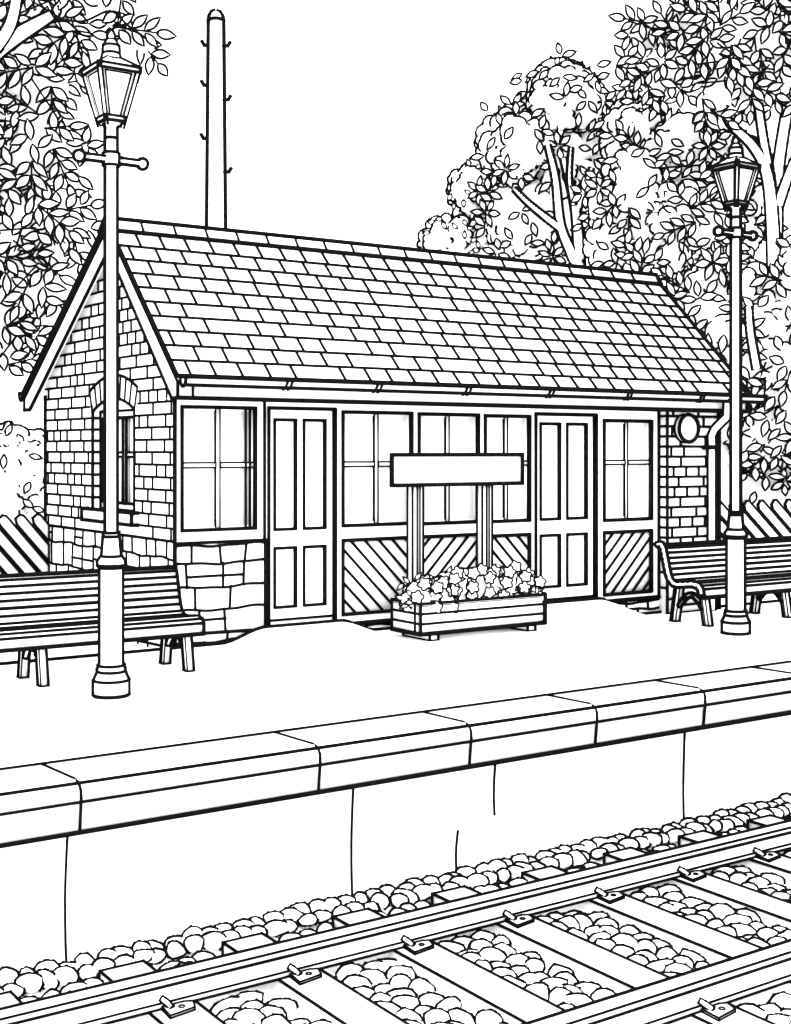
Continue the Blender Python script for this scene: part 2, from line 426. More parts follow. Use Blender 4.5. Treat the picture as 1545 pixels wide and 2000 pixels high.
# other plain walls
b = MB(); b.add([(X1, YW-.12, -.12), (X1, YB, -.12), (X1, YB, zroof(YB)-.03), (X1, YR, ZR-.03), (X1, YW-.12, zroof(YW-.12)-.03)], [[0, 1, 2, 3, 4]])
b.add([(X0, YB, -.12), (X1, YB, -.12), (X1, YB, 2.6), (X0, YB, 2.6)], [[0, 1, 2, 3]]); b.build('rear_wall', hut)

# timber front with openings
holes = dict(W1=(5.24, 6.00, 1.07, 2.20), D1=(6.14, 6.885, .12, 2.205), W2=(6.97, 7.80, 1.06, 2.18), P2=(6.97, 7.80, .185, .915), W3=(7.89, 8.66, 1.05, 2.175), P3=(7.89, 8.66, .185, .915),
             W4=(8.75, 9.365, 1.045, 2.17), P4=(8.75, 9.365, .185, .89), D2=(9.45, 10.34, .10, 2.20), W5=(10.46, 11.21, 1.01, 2.14), P5=(10.46, 11.21, .165, .87))
SX0, SX1 = 5.17, 6.10; ZST = .955
b = MB(); XS = sorted({X0, 11.33, SX1}|{h[i] for h in holes.values() for i in (0, 1)}); ZS = sorted({.09, ZST, 2.42}|{h[i] for h in holes.values() for i in (2, 3)})
f = lambda u, v: np.array([u, YW, v])
for xa, xb in zip(XS[:-1], XS[1:]):
    for za, zb in zip(ZS[:-1], ZS[1:]):
        mxx, mz = (xa+xb)/2, (za+zb)/2
        if any(h[0] < mxx < h[1] and h[2] < mz < h[3] for h in holes.values()): continue
        if mxx < SX1 and mz < ZST: continue
        b.add([f(xa, za), f(xb, za), f(xb, zb), f(xa, zb)], [[0, 1, 2, 3]])
DEP = dict(W=.05, D=.04, P=.02)
for k, (xa, xb, za, zb) in holes.items():
    d = DEP[k[0]]; c = [(xa, za), (xb, za), (xb, zb), (xa, zb)]
    for (ua, va), (ub, vb) in zip(c, c[1:]+c[:1]): b.add([(ua, YW, va), (ub, YW, vb), (ub, YW+d, vb), (ua, YW+d, va)], [[0, 1, 2, 3]])
    b.line([f(*q) for q in c], MID*1.15, True)
    b.line([(xb, YW+d, za), (xb, YW+d, zb)], THIN)
b.line([f(6.095, .09), f(6.095, 2.3)], MID)
b.line([f(6.10, .10), f(7, .09), f(9, .09), f(11.33, .09)], BOLD)
b.line([f(11.325, .09), f(11.325, 2.3)], MID)
b.build('timber_front', hut)
b = MB(); b.prism([(SX0, -.1), (6.10, -.1), (6.10, ZST), (SX0, ZST)], lambda u, v, a: (u, a, v), YW-.012, YW+.05, 0)
fs = lambda u, v: np.array([u, YW-.013, v]); b.line([fs(SX0, ZST), fs(6.1, ZST)], MID); b.line([fs(6.1, .1), fs(6.1, ZST)], MID)
inn = lambda p: X0 < p[0] < 6.09 and -.1 < p[2] < ZST
stones(b, fs, SX0, 6.10, .13, ZST, inn, MID*.85); b.line([fs(SX0, .125), fs(6.1, .11)], MID*1.1); stones(b, fs, SX0, 6.1, -.05, .125, inn, THIN, (.08, .1))
b.build('stone_base', hut)
b = MB(); fs = lambda u, v: np.array([u, YW+.012, v])   # plinth under the timber
b.add([fs(6.1, -.2), fs(11.33, -.2), fs(11.33, .09), fs(6.1, .09)], [[0, 1, 2, 3]])
stones(b, fs, 6.1, 11.33, -.12, .085, lambda p: p[2] > ground_z(p[0], YW)+.01, THIN, (.08, .1), (.25, .5)); 
prev = None; P = []
for i in range(90):
    x = X0+(11.33-X0)*i/89; P.append((x, YW-.016, ground_z(x, YW)+.012))
b.line(P, MID*1.15)
b.build('plinth', hut)

def bars(name, parent, xa, xb, za, zb, y, zm, xm, hid=False):
    p = MB(); t = .023
    p.box(xm-t, xm+t, y-.016, y-.002, za, zb, THIN*.62, m=0)
    p.box(xa, xm-t, y-.024, y-.002, zm-t, zm+t, THIN*.62, m=0); p.box(xm+t, xb, y-.024, y-.002, zm-t, zm+t, THIN*.62, m=0)
    return p.build(name, parent)
names = {'W1': 'four paned window above the rubble stone base', 'W2': 'four paned window right of the first door', 'W3': 'four paned window behind the sign board', 'W4': 'narrow window left of the second door', 'W5': 'four paned window beside the brick pier'}
for k, (xa, xb, za, zb) in holes.items():
    if k[0] == 'W':
        y = YW+DEP['W']; p = MB(); t = .004
        for a in ((xa, xa+.03, za, zb), (xb-.03, xb, za, zb), (xa+.03, xb-.03, za, za+.03), (xa+.03, xb-.03, zb-.03, zb)): p.box(a[0], a[1], y-.015, y+.02, a[2], a[3], 0)
        if k == 'W1': p.line([(xb-.045, y-.02, za), (xb-.045, y-.02, zb)], THIN); p.line([(xb-.09, y-.02, za), (xb-.09, y-.02, zb)], THIN, )
        wo = p.build('window', hut); wo['label'] = names[k]
        q = MB(); q.box(xa, xb, y+.002, y+.03, za, zb, 0); q.build('pane', wo)
        bars('glazing_bars', wo, xa, xb, za, zb, y, 1.665, (xa+xb)/2+(.0 if k != 'W1' else .0))
    if k[0] == 'P':
        y = YW+DEP['P']; p = MB(); p.box(xa, xb, y, y+.03, za, zb, 0)
        sg = 1 if k in ('P3', 'P5') else -1; st = .165; inn = lambda q: xa < q[0] < xb and za < q[2] < zb
        n = int((xb-xa+zb-za)/st)+2
        for i in range(-1, n):
            c = xa+i*st; H = zb-za
            if sg > 0: p.clipline((c-H, y-.002, za), (c, y-.002, zb), inn, THIN*1.1)
            else: p.clipline((c, y-.002, za), (c-H, y-.002, zb), inn, THIN*1.1)
        o = p.build('boarded_panel', hut); o['label'] = 'panel of diagonal boards '+('rising to the right' if sg > 0 else 'falling to the right')
    if k[0] == 'D':
        y = YW+DEP['D']; W = xb-xa; p = MB(); sx = [xa, xa+W*.115, xa+W*.43, xa+W*.55, xa+W*.875, xb]; sz = [za, .30, .865, 1.045, 2.095, zb]
        for i in range(5):
            for j in range(5):
                if i in (1, 3) and j in (1, 3): continue
                p.add([(sx[i], y, sz[j]), (sx[i+1], y, sz[j]), (sx[i+1], y, sz[j+1]), (sx[i], y, sz[j+1])], [[0, 1, 2, 3]])
        p.line([(xa, y-.003, za+.06), (xb, y-.003, za+.06)], THIN)
        do = p.build('door', hut); do['label'] = 'double panelled door left of the wide windows' if k == 'D1' else 'double panelled door beside the last window'
        for i in (1, 3):
            for j in (1, 3):
                q = MB(); c = [(sx[i], sz[j]), (sx[i+1], sz[j]), (sx[i+1], sz[j+1]), (sx[i], sz[j+1])]
                for (ua, va), (ub, vb) in zip(c, c[1:]+c[:1]): q.add([(ua, y, va), (ub, y, vb), (ub, y+.025, vb), (ua, y+.025, va)], [[0, 1, 2, 3]])
                q.line([(u, y, v) for u, v in c], MID, True); q.line([(sx[i+1]-.0, y+.025, sz[j]), (sx[i+1], y+.025, sz[j+1])], THIN, )
                q.add([(u, y+.025, v) for u, v in c], [[0, 1, 2, 3]])
                q.build('glazed_panel' if j == 3 else 'lower_panel', do)

# brick pier on the right
PY = YW-.13; b = MB(); b.box(11.33, X1, PY, YW+.05, -.2, 2.42, 0)
fp = lambda u, v: np.array([u, PY-.001, v]); fr = lambda u, v: np.array([11.329, u, v])
inn = lambda p: p[0] < X1+.01 and p[2] > .0 and p[2] < 2.4
bricks(b, fp, 11.33, X1, .55, 2.42, inn, .118, .42)
stones(b, fp, 11.33, X1, -.10, .55, lambda p: p[2] > -.11, THIN, (.14, .2), (.25, .4))
for i in range(17): z = .55+.118*i; b.line([fr(PY, z), fr(YW, z)], THIN)
for z in (.2, .38): b.line([fr(PY, z), fr(YW, z)], THIN)
b.line([fp(11.33, -.1), fp(11.33, 2.3)], MID); b.line([fp(X1, -.1), fp(X1, 2.3)], BOLD); b.line([fp(11.33, -.1), fp(X1, -.1)], MID)
b.build('brick_pier', hut)

# roof
b = MB(); TH = .05
P = [(YE, ZE), (YR, ZR), (YEB, ZEB), (YEB, ZEB-TH), (YR, ZR-TH), (YE, ZE-TH)]
V = [(XR0, *q) for q in P]+[(XR1, *q) for q in P]
b.add(V, [[0, 1, 4, 5], [1, 2, 3, 4], [6, 11, 10, 7], [7, 10, 9, 8], [0, 6, 7, 1], [1, 7, 8, 2], [5, 4, 10, 11], [4, 3, 9, 10], [0, 5, 11, 6], [2, 8, 9, 3]])
for a, c, px in ((0, 6, BOLD), (0, 1, BOLD*1.1), (1, 2, BOLD), (6, 7, BOLD), (5, 4, THIN), (4, 3, MID), (7, 8, BOLD), (2, 3, MID)): b.line([V[a], V[c]], px)
rl = lambda x, t: np.array([x, YR+(YE-YR)*t, ZR+(ZE-ZR)*t])+np.array([0, -.003, .003])
t0 = .075; rows = [t0+(1-t0)*((i/10)**.97) for i in range(11)]
for i in range(10):
    ta, tb = rows[i], rows[i+1]
    if i: b.line([rl(XR0, ta), rl(8, ta), rl(XR1, ta)], MID*.85)
    u = XR0+(.12 if i % 2 else .26)+RNG.uniform(-.03, .03)
    while u < XR1-.05:
        b.line([rl(u, ta), rl(u, tb)], THIN*1.05)
        u += RNG.choice([.27, .25, .29, .27, .27, .54 if i > 2 else .28])
ro = b.build('roof', hut)
b = MB(); rt = lambda x, s, t: np.array([x, YR+s*.12, ZR-.09*t])
rp = [(YR-.125, zroof(YR-.125)+.015), (YR-.03, ZR+.025), (YR+.03, ZR+.025), (YR+.17, zroof(YR+.17)+.02), (YR, ZR-.03)]
b.prism(rp, lambda u, v, a: (a, u, v), XR0-.01, XR1+.01, BOLD*.95, sideink=[0, 1])
u = XR0+.34
while u < XR1-.1: b.line([(u, *rp[0]), (u, rp[1][0], rp[1][1]+.002)], THIN); u += .352
b.build('ridge_tiles', ro)
# bargeboards
for nm, ya, za, yb, zb in (('bargeboard', YE+.02, ZE-.0, YR, ZR), ('bargeboard', YR, ZR, YEB-.02, ZEB)):
    for xx in (XR0+.015, XR1-.055):
        b = MB(); dz = .235
        if ya < yb and za < zb: pl = [(ya, za-TH), (yb, zb-TH), (yb, zb-TH-dz), (ya+.13, 2.265), (ya-.0, 2.265)]
        else: pl = [(ya, za-TH), (yb, zb-TH), (yb, 2.255), (yb-.17, 2.255), (ya, za-TH-dz)]
        b.prism(pl, lambda u, v, a: (a, u, v), xx, xx+.04, 0)
        c = [(xx, u, v) for u, v in pl]
        if za < zb: b.line([c[0], c[1]], MID); b.line([c[2], c[3], c[4], c[0]], MID*1.15)
        else: b.line([c[0], c[1], c[2], c[3], c[4]], MID*1.15)
        b.build(nm, hut)
b = MB(); b.box(XR0+.057, XR1-.06, YE+.02, YE+.05, 2.265, 2.405, 0)
for z, px in ((2.265, BOLD),): b.line([(XR0+.02, YE+.02, z), (8, YE+.02, z), (XR1-.06, YE+.02, z)], px)
b.line([(XR0+.16, YE+.018, 2.265), (XR0+.16, YE+.018, 2.37)], THIN)
b.line([(XR1-.02, YE+.02, 2.265), (XR1-.02, YE+.02, 2.36)], MID)
b.add([(XR0+.05, YE+.05, 2.27), (XR1-.06, YE+.05, 2.27), (XR1-.06, YW+.02, 2.27), (XR0+.05, YW+.02, 2.27)], [[0, 1, 2, 3]])
b.build('fascia', hut)
def gutter(y, z, xa, xb, s=-1):
    b = MB(); n = 8; r = .055; pr = [(y+s*r+r*math.cos(math.pi*k/n)*1.0, z-r*1.5*math.sin(math.pi*k/n)) for k in range(n+1)]
    b.prism(pr, lambda u, v, a: (a, u, v), xa, xb, 0)
    for q in ([pr[0]] if s > 0 else [pr[-1]]): b.line([(xa, *q), (8, *q), (xb, *q)], BOLD*.9)
    b.line([(xa, *q) for q in pr], MID*1.1, True); b.line([(xb, *q) for q in pr], MID*1.2, True)
    if s < 0: b.line([(xa, y-r-.035, z-.072), (8, y-r-.035, z-.072), (xb, y-r-.035, z-.072)], MID*1.1)
    o = b.build('gutter', hut)
    if s < 0:
        for xx in (6.10, 7.09, 8.17, 9.27, 10.40, 11.55):
            c = MB(); pb = [(u-.004, v-.004) for u, v in pr]; c.prism([(u, v) for u, v in pb[4:]]+[(pb[-1][0]+.004, pb[-1][1]), (pb[4][0], pb[4][1]+.006)], lambda u, v, a: (a+.25*(v-z), u, v), xx-.025, xx+.025, THIN, sideink=[])
            c.build('gutter_bracket', o)
    return o
gutter(YE, 2.447, XR0+.03, XR1+.13); gutter(YEB, 2.45, XR0+.0, XR1+.1, 1)
b = MB(); dx, dy = 12.02, PY-.055
b.pipe([(dx+.0, YE-.055, 2.40), (dx, YE-.055, 2.26), (dx, YE-.05, 2.20), (dx-.0, dy-.05, 2.06), (dx, dy, 1.98), (dx, dy, 1.9), (dx, dy, 1.2), (dx, dy, -.1)], .04, MID*.75, 14)
b.line([(dx-.11, dy+.03, 1.84), (dx+.02, dy-.045, 1.84)], BOLD)
o = b.build('downpipe', hut)

# round blank plaque
cx_, cz_ = 11.60, 2.06
b = MB(); n = 40; R = .16
ds = [(cx_+R*math.cos(2*math.pi*k/n), cz_+R*math.sin(2*math.pi*k/n)) for k in range(n)]
b.prism(ds, lambda u, v, a: (u, a, v), PY-.085, PY-.001, 0)
b.line([(u, PY-.085, v) for u, v in ds], MID*1.2, True); b.line([(u, PY-.01, v) for u, v in ds], THIN, True)

tag(b.build('wall_plaque', loc=(cx_, PY, cz_)), 'round blank white disc in a deep rim mounted high on the brick pier', 'plaque')

# ------------------------------------------------------------ lamp posts
def lamp(x, y, label):
    r = empty('street_lamp', (x, y, 0), label, 'lamp post', 'lamp posts on the platform')
    b = MB()
    z = lambda yy: 1.8+(880-yy)/266.7
    prof = [(.112, 0), (.122, .015), (.122, z(1328)), (.11, z(1322)), (.093, z(1311)), (.093, z(1306)), (.088, z(1303)), (.088, z(1299)), (.077, z(1295)), (.077, z(1109)), (.092, z(1104)), (.092, z(1096)), (.083, z(1092)), (.068, z(1086)), (.062, z(1082)),
            (.052, z(1049)), (.05, z(1048)), (.05, z(1040)), (.0375, z(1038)), (.0375, z(327)), (.05, z(323)), (.05, z(300)), (.044, z(298)), (.0375, z(296)), (.0375, z(250)), (.047, z(243))]
    b.lathe(x, y, prof, MID*1.15, rings=(0, 2, 4, 7, 9, 10, 13, 16, 17, 20, 22))
    b.line([(x+.122*math.cos(t), y+.122*math.sin(t), .012) for t in [2*math.pi*k/30 for k in range(30)]], MID*1.2, True)
    b.lathe(x, y, [(.042, z(271)), (.042, z(269))], 0); b.line([(x+.042*math.cos(t), y+.042*math.sin(t), z(270)) for t in [2*math.pi*k/24 for k in range(24)]], MID, True)
    b.build('post', r)
    b = MB(); zc = z(312)
    for sg in (-1, 1):
        b.pipe([(x+sg*.045, y, zc), (x+sg*.22, y, zc)], .019, MID, 10, caps=False)
        V, T = icos(3); b.body(V*.033+np.array([x+sg*.245, y, zc]), T, MID)
    b.build('ladder_bar', r)
    # lantern: square, tapering down
    b = MB(); s1, s0, zt, zb = .160, .070, z(434), 0; zt = z(428); zb = z(241)
    zt = 1.8+(880-428)/266.7; zb = 1.8+(880-238)/266.7; zt, zb = z(143), z(239)
    ct = [(-1, -1), (1, -1), (1, 1), (-1, 1)]
    def sq(s, zz): return [np.array([x+i*s, y+j*s, zz]) for i, j in ct]
    A, B = sq(s1-.012, zt-.0), sq(s0, zb); t = .014
    # corner bars
    for i in range(4):
        b.pipe([B[i], A[i]], .012, THIN*.8, 8, caps=False)
    Bf = sq(s0+.006, zb+.0); Bt = sq(s0+.012, zb+.035)
    b.add(Bf+Bt, [[0, 1, 5, 4], [1, 2, 6, 5], [2, 3, 7, 6], [3, 0, 4, 7], [3, 2, 1, 0]]); b.line(Bf, MID*1.1, True); b.line(Bt, THIN, True)
    for i in range(4): b.line([Bf[i], Bt[i]], MID)
    b.add(Bf+sq(.03, zb-.03), [[0, 1, 5, 4], [1, 2, 6, 5], [2, 3, 7, 6], [3, 0, 4, 7]])
    lo = b.build('lantern_frame', r)
    g_ = MB(); A2, B2 = sq(s1-.018, zt), sq(s0-.004, zb+.01)
    g_.add(A2+B2, [[0, 1, 5, 4], [1, 2, 6, 5], [2, 3, 7, 6], [3, 0, 4, 7]])
    for i in range(4):
        j = (i+1) % 4; Aa, Ab, Ba, Bb = A2[i], A2[j], B2[i], B2[j]
        q = [Aa+(Ab-Aa)*.13+(Ba-Aa)*.06, Ab+(Aa-Ab)*.13+(Bb-Ab)*.06, Bb+(Ba-Bb)*.24-(Bb-Ab)*.06, Ba+(Bb-Ba)*.24-(Ba-Aa)*.06]
        g_.line(q, THIN*.7, True)
    g_.build('glass', lo)
    b = MB()
    R0, R1, R2 = sq(s1, zt-.008), sq(s1+.003, zt+.028), sq(.05, z(114))
    b.add(R0+R1+R2, [[0, 1, 5, 4], [1, 2, 6, 5], [2, 3, 7, 6], [3, 0, 4, 7], [4, 5, 9, 8], [5, 6, 10, 9], [6, 7, 11, 10], [7, 4, 8, 11], [3, 2, 1, 0]])
    b.line(R0, MID, True); b.line(R1, MID*.9, True)
    for i in range(4): b.line([R0[i], R1[i]], MID*1.2); b.line([R1[i], R2[i]], MID*(1.1 if i in (1, 3) else .7))
    b.lathe(x, y, [(.066, z(117)), (.062, z(112)), (.054, z(104)), (.054, z(97)), (.052, z(93)), (.052, z(89)), (.034, z(82)), (.022, z(77))], MID, 24, rings=(0, 2, 5))
    b.lathe(x, y, [(.012, z(77)), (.022, z(74)), (.024, z(70)), (.016, z(65)), (.003, z(58))], MID, 16, rings=(0,))
    b.build('lantern_roof', r)
lamp(3.785, 9.225, 'tall lamp post standing in front of the left bench and the gable wall')
lamp(10.13, 8.90, 'lamp post standing before the right bench, near the end of the building')

# ------------------------------------------------------------ benches
def bench(xa, xb, yf, legs, label):
    r = empty('park_bench', ((xa+xb)/2, yf+.3, 0), label, 'bench', 'benches on the platform')
    C = [(-.03, .30), (-.035, .385), (-.01, .42), (.06, .435), (.13, .43), (.20, .422), (.27, .415), (.33, .42), (.375, .445), (.405, .50), (.425, .56), (.44, .615), (.455, .67), (.47, .725), (.485, .775), (.51, .81)]
    C = [(yf+u, v) for u, v in C]; K = len(C)
    def slats(i0, i1, name):
        b = MB()
        for i in range(i0, i1):
            (ya, za), (yb, zb) = C[i], C[i+1]; d = np.array([yb-ya, zb-za]); L = np.linalg.norm(d); d /= L; n = np.array([-d[1], d[0]])
            p = np.array([ya, za])+d*.004; q = np.array([yb, zb])-d*.004; p2, q2 = p-n*.022, q-n*.022
            b.prism([p, q, q2, p2], lambda u, v, a: (a, u, v), xa, xb, 0)
            b.line([(xa, *p), ((xa+xb)/2, *p), (xb, *p)], THIN*1.15); 
            if i in (3, 7, 9): b.line([(xa, *q), ((xa+xb)/2, *q), (xb, *q)], THIN*.8)
            b.line([(xb, *p), (xb, *q)], MID*1.1)
        return b
    b = slats(0, 8, 'seat'); b.line([(xa, *C[0]), (xb, *C[0])], BOLD); b.build('seat', r)
    b = slats(8, K-1, 'backrest'); b.line([(xa, *C[-1]), (xb, *C[-1])], BOLD); b.build('backrest', r)
    # end frame, left and right
    for xe in (xa-.03,):
        b = MB(); V = []
        off = []
        Cc = [(yf-.05, .33)]+C[1:]+[(yf+.545, .815), (yf+.57, .795)]
        path = [(xe, u, v) for u, v in Cc]
        b.pipe(path, [.024]*(len(path)-2)+[.026, .022], MID*.95, 10)
        b.build('end_frame', r)
    for lx in legs:
        b = MB()
        def leg(p0, p1, w0, name='leg'):
            b = MB(); p0 = np.array(p0); p1 = np.array(p1); t = .03
            V = []
            for p, w_ in ((p0, w0), (p1, w0*1.05)):
                for sx, sy in ((-1, -1), (1, -1), (1, 1), (-1, 1)): V.append(p+np.array([sx*t, sy*w_, 0]))
            b.add(V, [[0, 1, 5, 4], [1, 2, 6, 5], [2, 3, 7, 6], [3, 0, 4, 7], [3, 2, 1, 0], [4, 5, 6, 7]])
            b.line([V[4], V[0]], THIN*.6); b.line([V[5], V[1]], MID*.9); b.line([V[7], V[3]], MID*.9); b.line([V[0], V[1]], MID*1.1); b.line([V[0], V[3]], MID*1.1)
            for k in (.45,):
                a = V[7]*(1-k)+V[4]*k; c = V[3]*(1-k)+V[0]*k; b.line([a-np.array([.003, 0, 0]), c-np.array([.003, 0, 0])], THIN*.5)
            b.build(name, r)
        leg((lx, yf+.0, 0), (lx, yf+.07, .40), .036); leg((lx, yf+.46, 0), (lx, yf+.39, .42), .036)
        b = MB(); n = 12; b.pipe([(lx-.0, yf+.06+.34*k/n, .17+.13*math.sin(math.pi*k/n)) for k in range(n+1)], .018, THIN*1.1, 8); b.build('leg_arch', r)
bench(2.0, 4.86, 9.92, (2.3, 3.52, 4.74), 'long slatted bench at the left edge, behind the near lamp post')
bench(10.22, 13.1, 9.45, (10.34, 11.58, 12.85), 'slatted bench with curved end frame in front of the brick pier, right')

# ------------------------------------------------------------ planter, flowers, sign
pr = empty('planter_box', (8.0, 10.4, 0), 'wooden trough planter of horizontal boards full of flowers', 'planter')
xa, xb, ya, yb, za, zb = 7.24, 8.77, 10.17, 10.65, .075, .36
def quadbox(b, t, z0, z1, px): b.box(xa, xb, ya, yb, z0, z1, px)
b = MB(); h = (zb-za)/3
b.box(xa, xb, ya, yb, za, zb-.02, 0)
for i in range(3): b.line([(xa, yb, za+h*i), (xa, ya, za+h*i), (xb, ya, za+h*i)], BOLD if i == 0 else THIN)
b.line([(xa, yb, zb), (xa, ya, zb), (xb, ya, zb), (xb, yb, zb), (xa, yb, zb)], MID)
for p, q, s_ in (((xa, yb), (xa, ya), 1), ((xa, ya), (xb, ya), 1), ((xb, ya), (xb, yb), 1), ((xb, yb), (xa, yb), 1)):
    b.add([(*p, zb-.03), (*q, zb-.03), (*q, zb), (*p, zb)], [[0, 1, 2, 3]])
b.line([(xa, yb, za), (xa, yb, zb)], MID); b.line([(xb, ya, za), (xb, ya, zb)], BOLD); b.line([(xa, ya, za), (xa, ya, zb)], MID)
b.line([(xa-.002, ya+.09, za), (xa-.002, ya+.09, zb)], THIN); b.add([(xa-.003, ya+.01, za+.01), (xa-.003, ya+.04, za+.01), (xa-.003, ya+.04, zb-.01), (xa-.003, ya+.01, zb-.01)], [[0, 1, 2, 3]], 2)
b.build('box', pr)
for fx_ in (7.36, 8.56):
    b = MB(); b.box(fx_, fx_+.1, ya+.02, yb-.02, 0, za-.002, MID*.9); b.build('foot', pr)

def leaf_out(L, W, n=7):
    u = [(i/n) for i in range(n+1)]; f_ = lambda t: .5*W*math.sin(math.pi*t**.9)**.85
    return [(L*(t-.5), f_(t)) for t in u[:-1]]+[(L*.5, 0)]+[(L*(t-.5), -f_(t)) for t in u[-2:0:-1]]
def leaf(b, c, axis, n, L, W, px=2.0):
    ax = nz(axis-n*axis.dot(n)); ay = np.cross(n, ax); b.ring(c, ax, ay, leaf_out(L, W), px)
def bumpy(b, c, r, bump, amp, px, sub=5, squash=1.0, big=.2):
    V, T = icos(sub); dr = NR.normal(size=(6, 3)); ph = NR.uniform(0, 6, 6)
    rr = np.ones(len(V))
    for k in range(6): rr += big*.35*np.sin(V@(dr[k]*1.6)+ph[k])
    P = V*rr[:, None]*r; P[:, 2] *= squash
    n = max(8, int(4*math.pi*r*r/(bump*bump)*1.0)); S = NR.normal(size=(n, 3)); S /= np.linalg.norm(S, axis=1)[:, None]
    for _ in range(2):     # relax centres
        D = S@S.T; np.fill_diagonal(D, -1); j = D.argmax(1); S = S+(S-S[j])*.25; S /= np.linalg.norm(S, axis=1)[:, None]
    rs = NR.uniform(.7, 1.2, n)*bump*.62
    best = np.zeros(len(V))
    for i0 in range(0, len(V), 2000):
        D = np.sqrt(np.maximum(0, 2-2*V[i0:i0+2000]@S.T))*r/rs[None, :]
        best[i0:i0+2000] = np.sqrt(np.maximum(0, 1-D**2)).max(1)
    P = P+V*(best*amp*bump)[:, None]
    P += np.array(c); b.body(P, T, px)
def flower(b, c, n, R, px=1.6):
    n = nz(n); ax = nz(np.cross(n, [0.1, 0.2, 1.0])); ay = np.cross(n, ax); ph = NR.uniform(0, 6); m_ = 30
    out = [(R*(.66+.34*abs(math.cos(2.5*t+ph))**.6)*math.cos(t), R*(.66+.34*abs(math.cos(2.5*t+ph))**.6)*math.sin(t)) for t in [2*math.pi*k/m_ for k in range(m_)]]
    b.ring(c, ax, ay, out, px)
    b.ring(np.asarray(c)+n*.004, ax, ay, [(R*.2*math.cos(2*math.pi*k/10), R*.2*math.sin(2*math.pi*k/10)) for k in range(10)], 1.2)
TOC = nz(np.array([-CA, -SA, .05]))
for k in range(7):
    x = 7.35+.215*k; y = 10.40+NR.uniform(-.04, .04); zz = zb+[.10, .08, .14, .16, .13, .17, .08][k]
    r = empty('flowering_plant', (x, y, zb-.03), 'flowering plant in the trough, '+['at its left end', 'second from its left end', 'in front of the left sign post', 'at its middle', 'left of the right sign post', 'second from its right end', 'at its right end'][k], 'plant', 'flowering plants in the planter')
    b = MB(); bumpy(b, (x, y, zz-.06), .14, .085, .5, 1.7, 4)
    for _ in range(9):
        d = nz(NR.normal(size=3)+TOC*1.0+np.array([0, 0, .3])); c = np.array([x, y, zz-.04])+d*.185; leaf(b, c, nz(d+NR.normal(size=3)*.5), nz(TOC+NR.normal(size=3)*.3), .12, .055, 1.8)
    if k in (0, 6):
        sx = -1 if k == 0 else 1
        for q in range(3): leaf(b, np.array([x+sx*(.13+.03*q), y-.12+.03*q, zz-.06-.03*q]), np.array([sx*.9, .1, .2-.25*q]), nz(TOC+np.array([0, 0, .3])), .15, .06, 1.8)
    b.build('leaves', r)
    for q in range(5):
        d = nz(np.array([[-.6, .5, 0, -.3, .4][q]+NR.uniform(-.15, .15), -.8, [.1, .3, .9, .6, -.25][q]+NR.uniform(-.15, .15)])); c = np.array([x, y, zz-.05])+d*.225
        c += TOC*.03; f_ = MB(); flower(f_, c, nz(TOC*1.4+d*.4+NR.normal(size=3)*.15), .073); f_.build('flower', r)

r = empty('platform_sign', (7.9, 10.78, 0), 'blank white rectangular sign board on two posts behind the flower trough', 'sign')
b = MB(); YS = 10.72
xl, xr = 7.28, 8.92
b.box(xl, xr, YS-.018, YS, 1.46, 1.76, BOLD*.85); b.build('board', r)
for xp in (7.60, 8.47):
    b = MB(); b.box(xp-.065, xp+.065, YS+.002, YS+.09, -.02, 1.68, MID*.75)
    b.box(xp-.012, xp+.022, YS-.004, YS+.002, .05, 1.46, THIN*.6, m=2); b.build('post', r)

# ------------------------------------------------------------ utility pole
pc = sky_spot(422, 500, 18.0); px_, py_ = pc[0], pc[1]
r = empty('utility_pole', (px_, py_, -.12), 'tall tapering white pole with climbing pegs rising behind the roof', 'pole')
b = MB(); b.lathe(px_, py_, [(.135, -.12), (.118, 4.0), (.088, 7.56), (.088, 7.62), (.075, 7.68), (.045, 7.73), (.01, 7.745)], BOLD*.95, rings=(3,)); b.build('shaft', r)
for k, (sg, yy) in enumerate(((-1, 88), (-1, 166), (-1, 270), (1, 90), (1, 195), (1, 336))):
    z = 1.8+(880-yy)/2600*18; rr = .088+(7.56-z)*.0085; b = MB()
    dx_, dy_ = SA*sg, -CA*sg
    b.line([(px_+dx_*(rr-.01), py_+dy_*(rr-.01), z), (px_+dx_*(rr+.07), py_+dy_*(rr+.07), z), (px_+dx_*(rr+.1), py_+dy_*(rr+.1), z+.05)], BOLD*.9)
    b.build('climbing_peg', r)

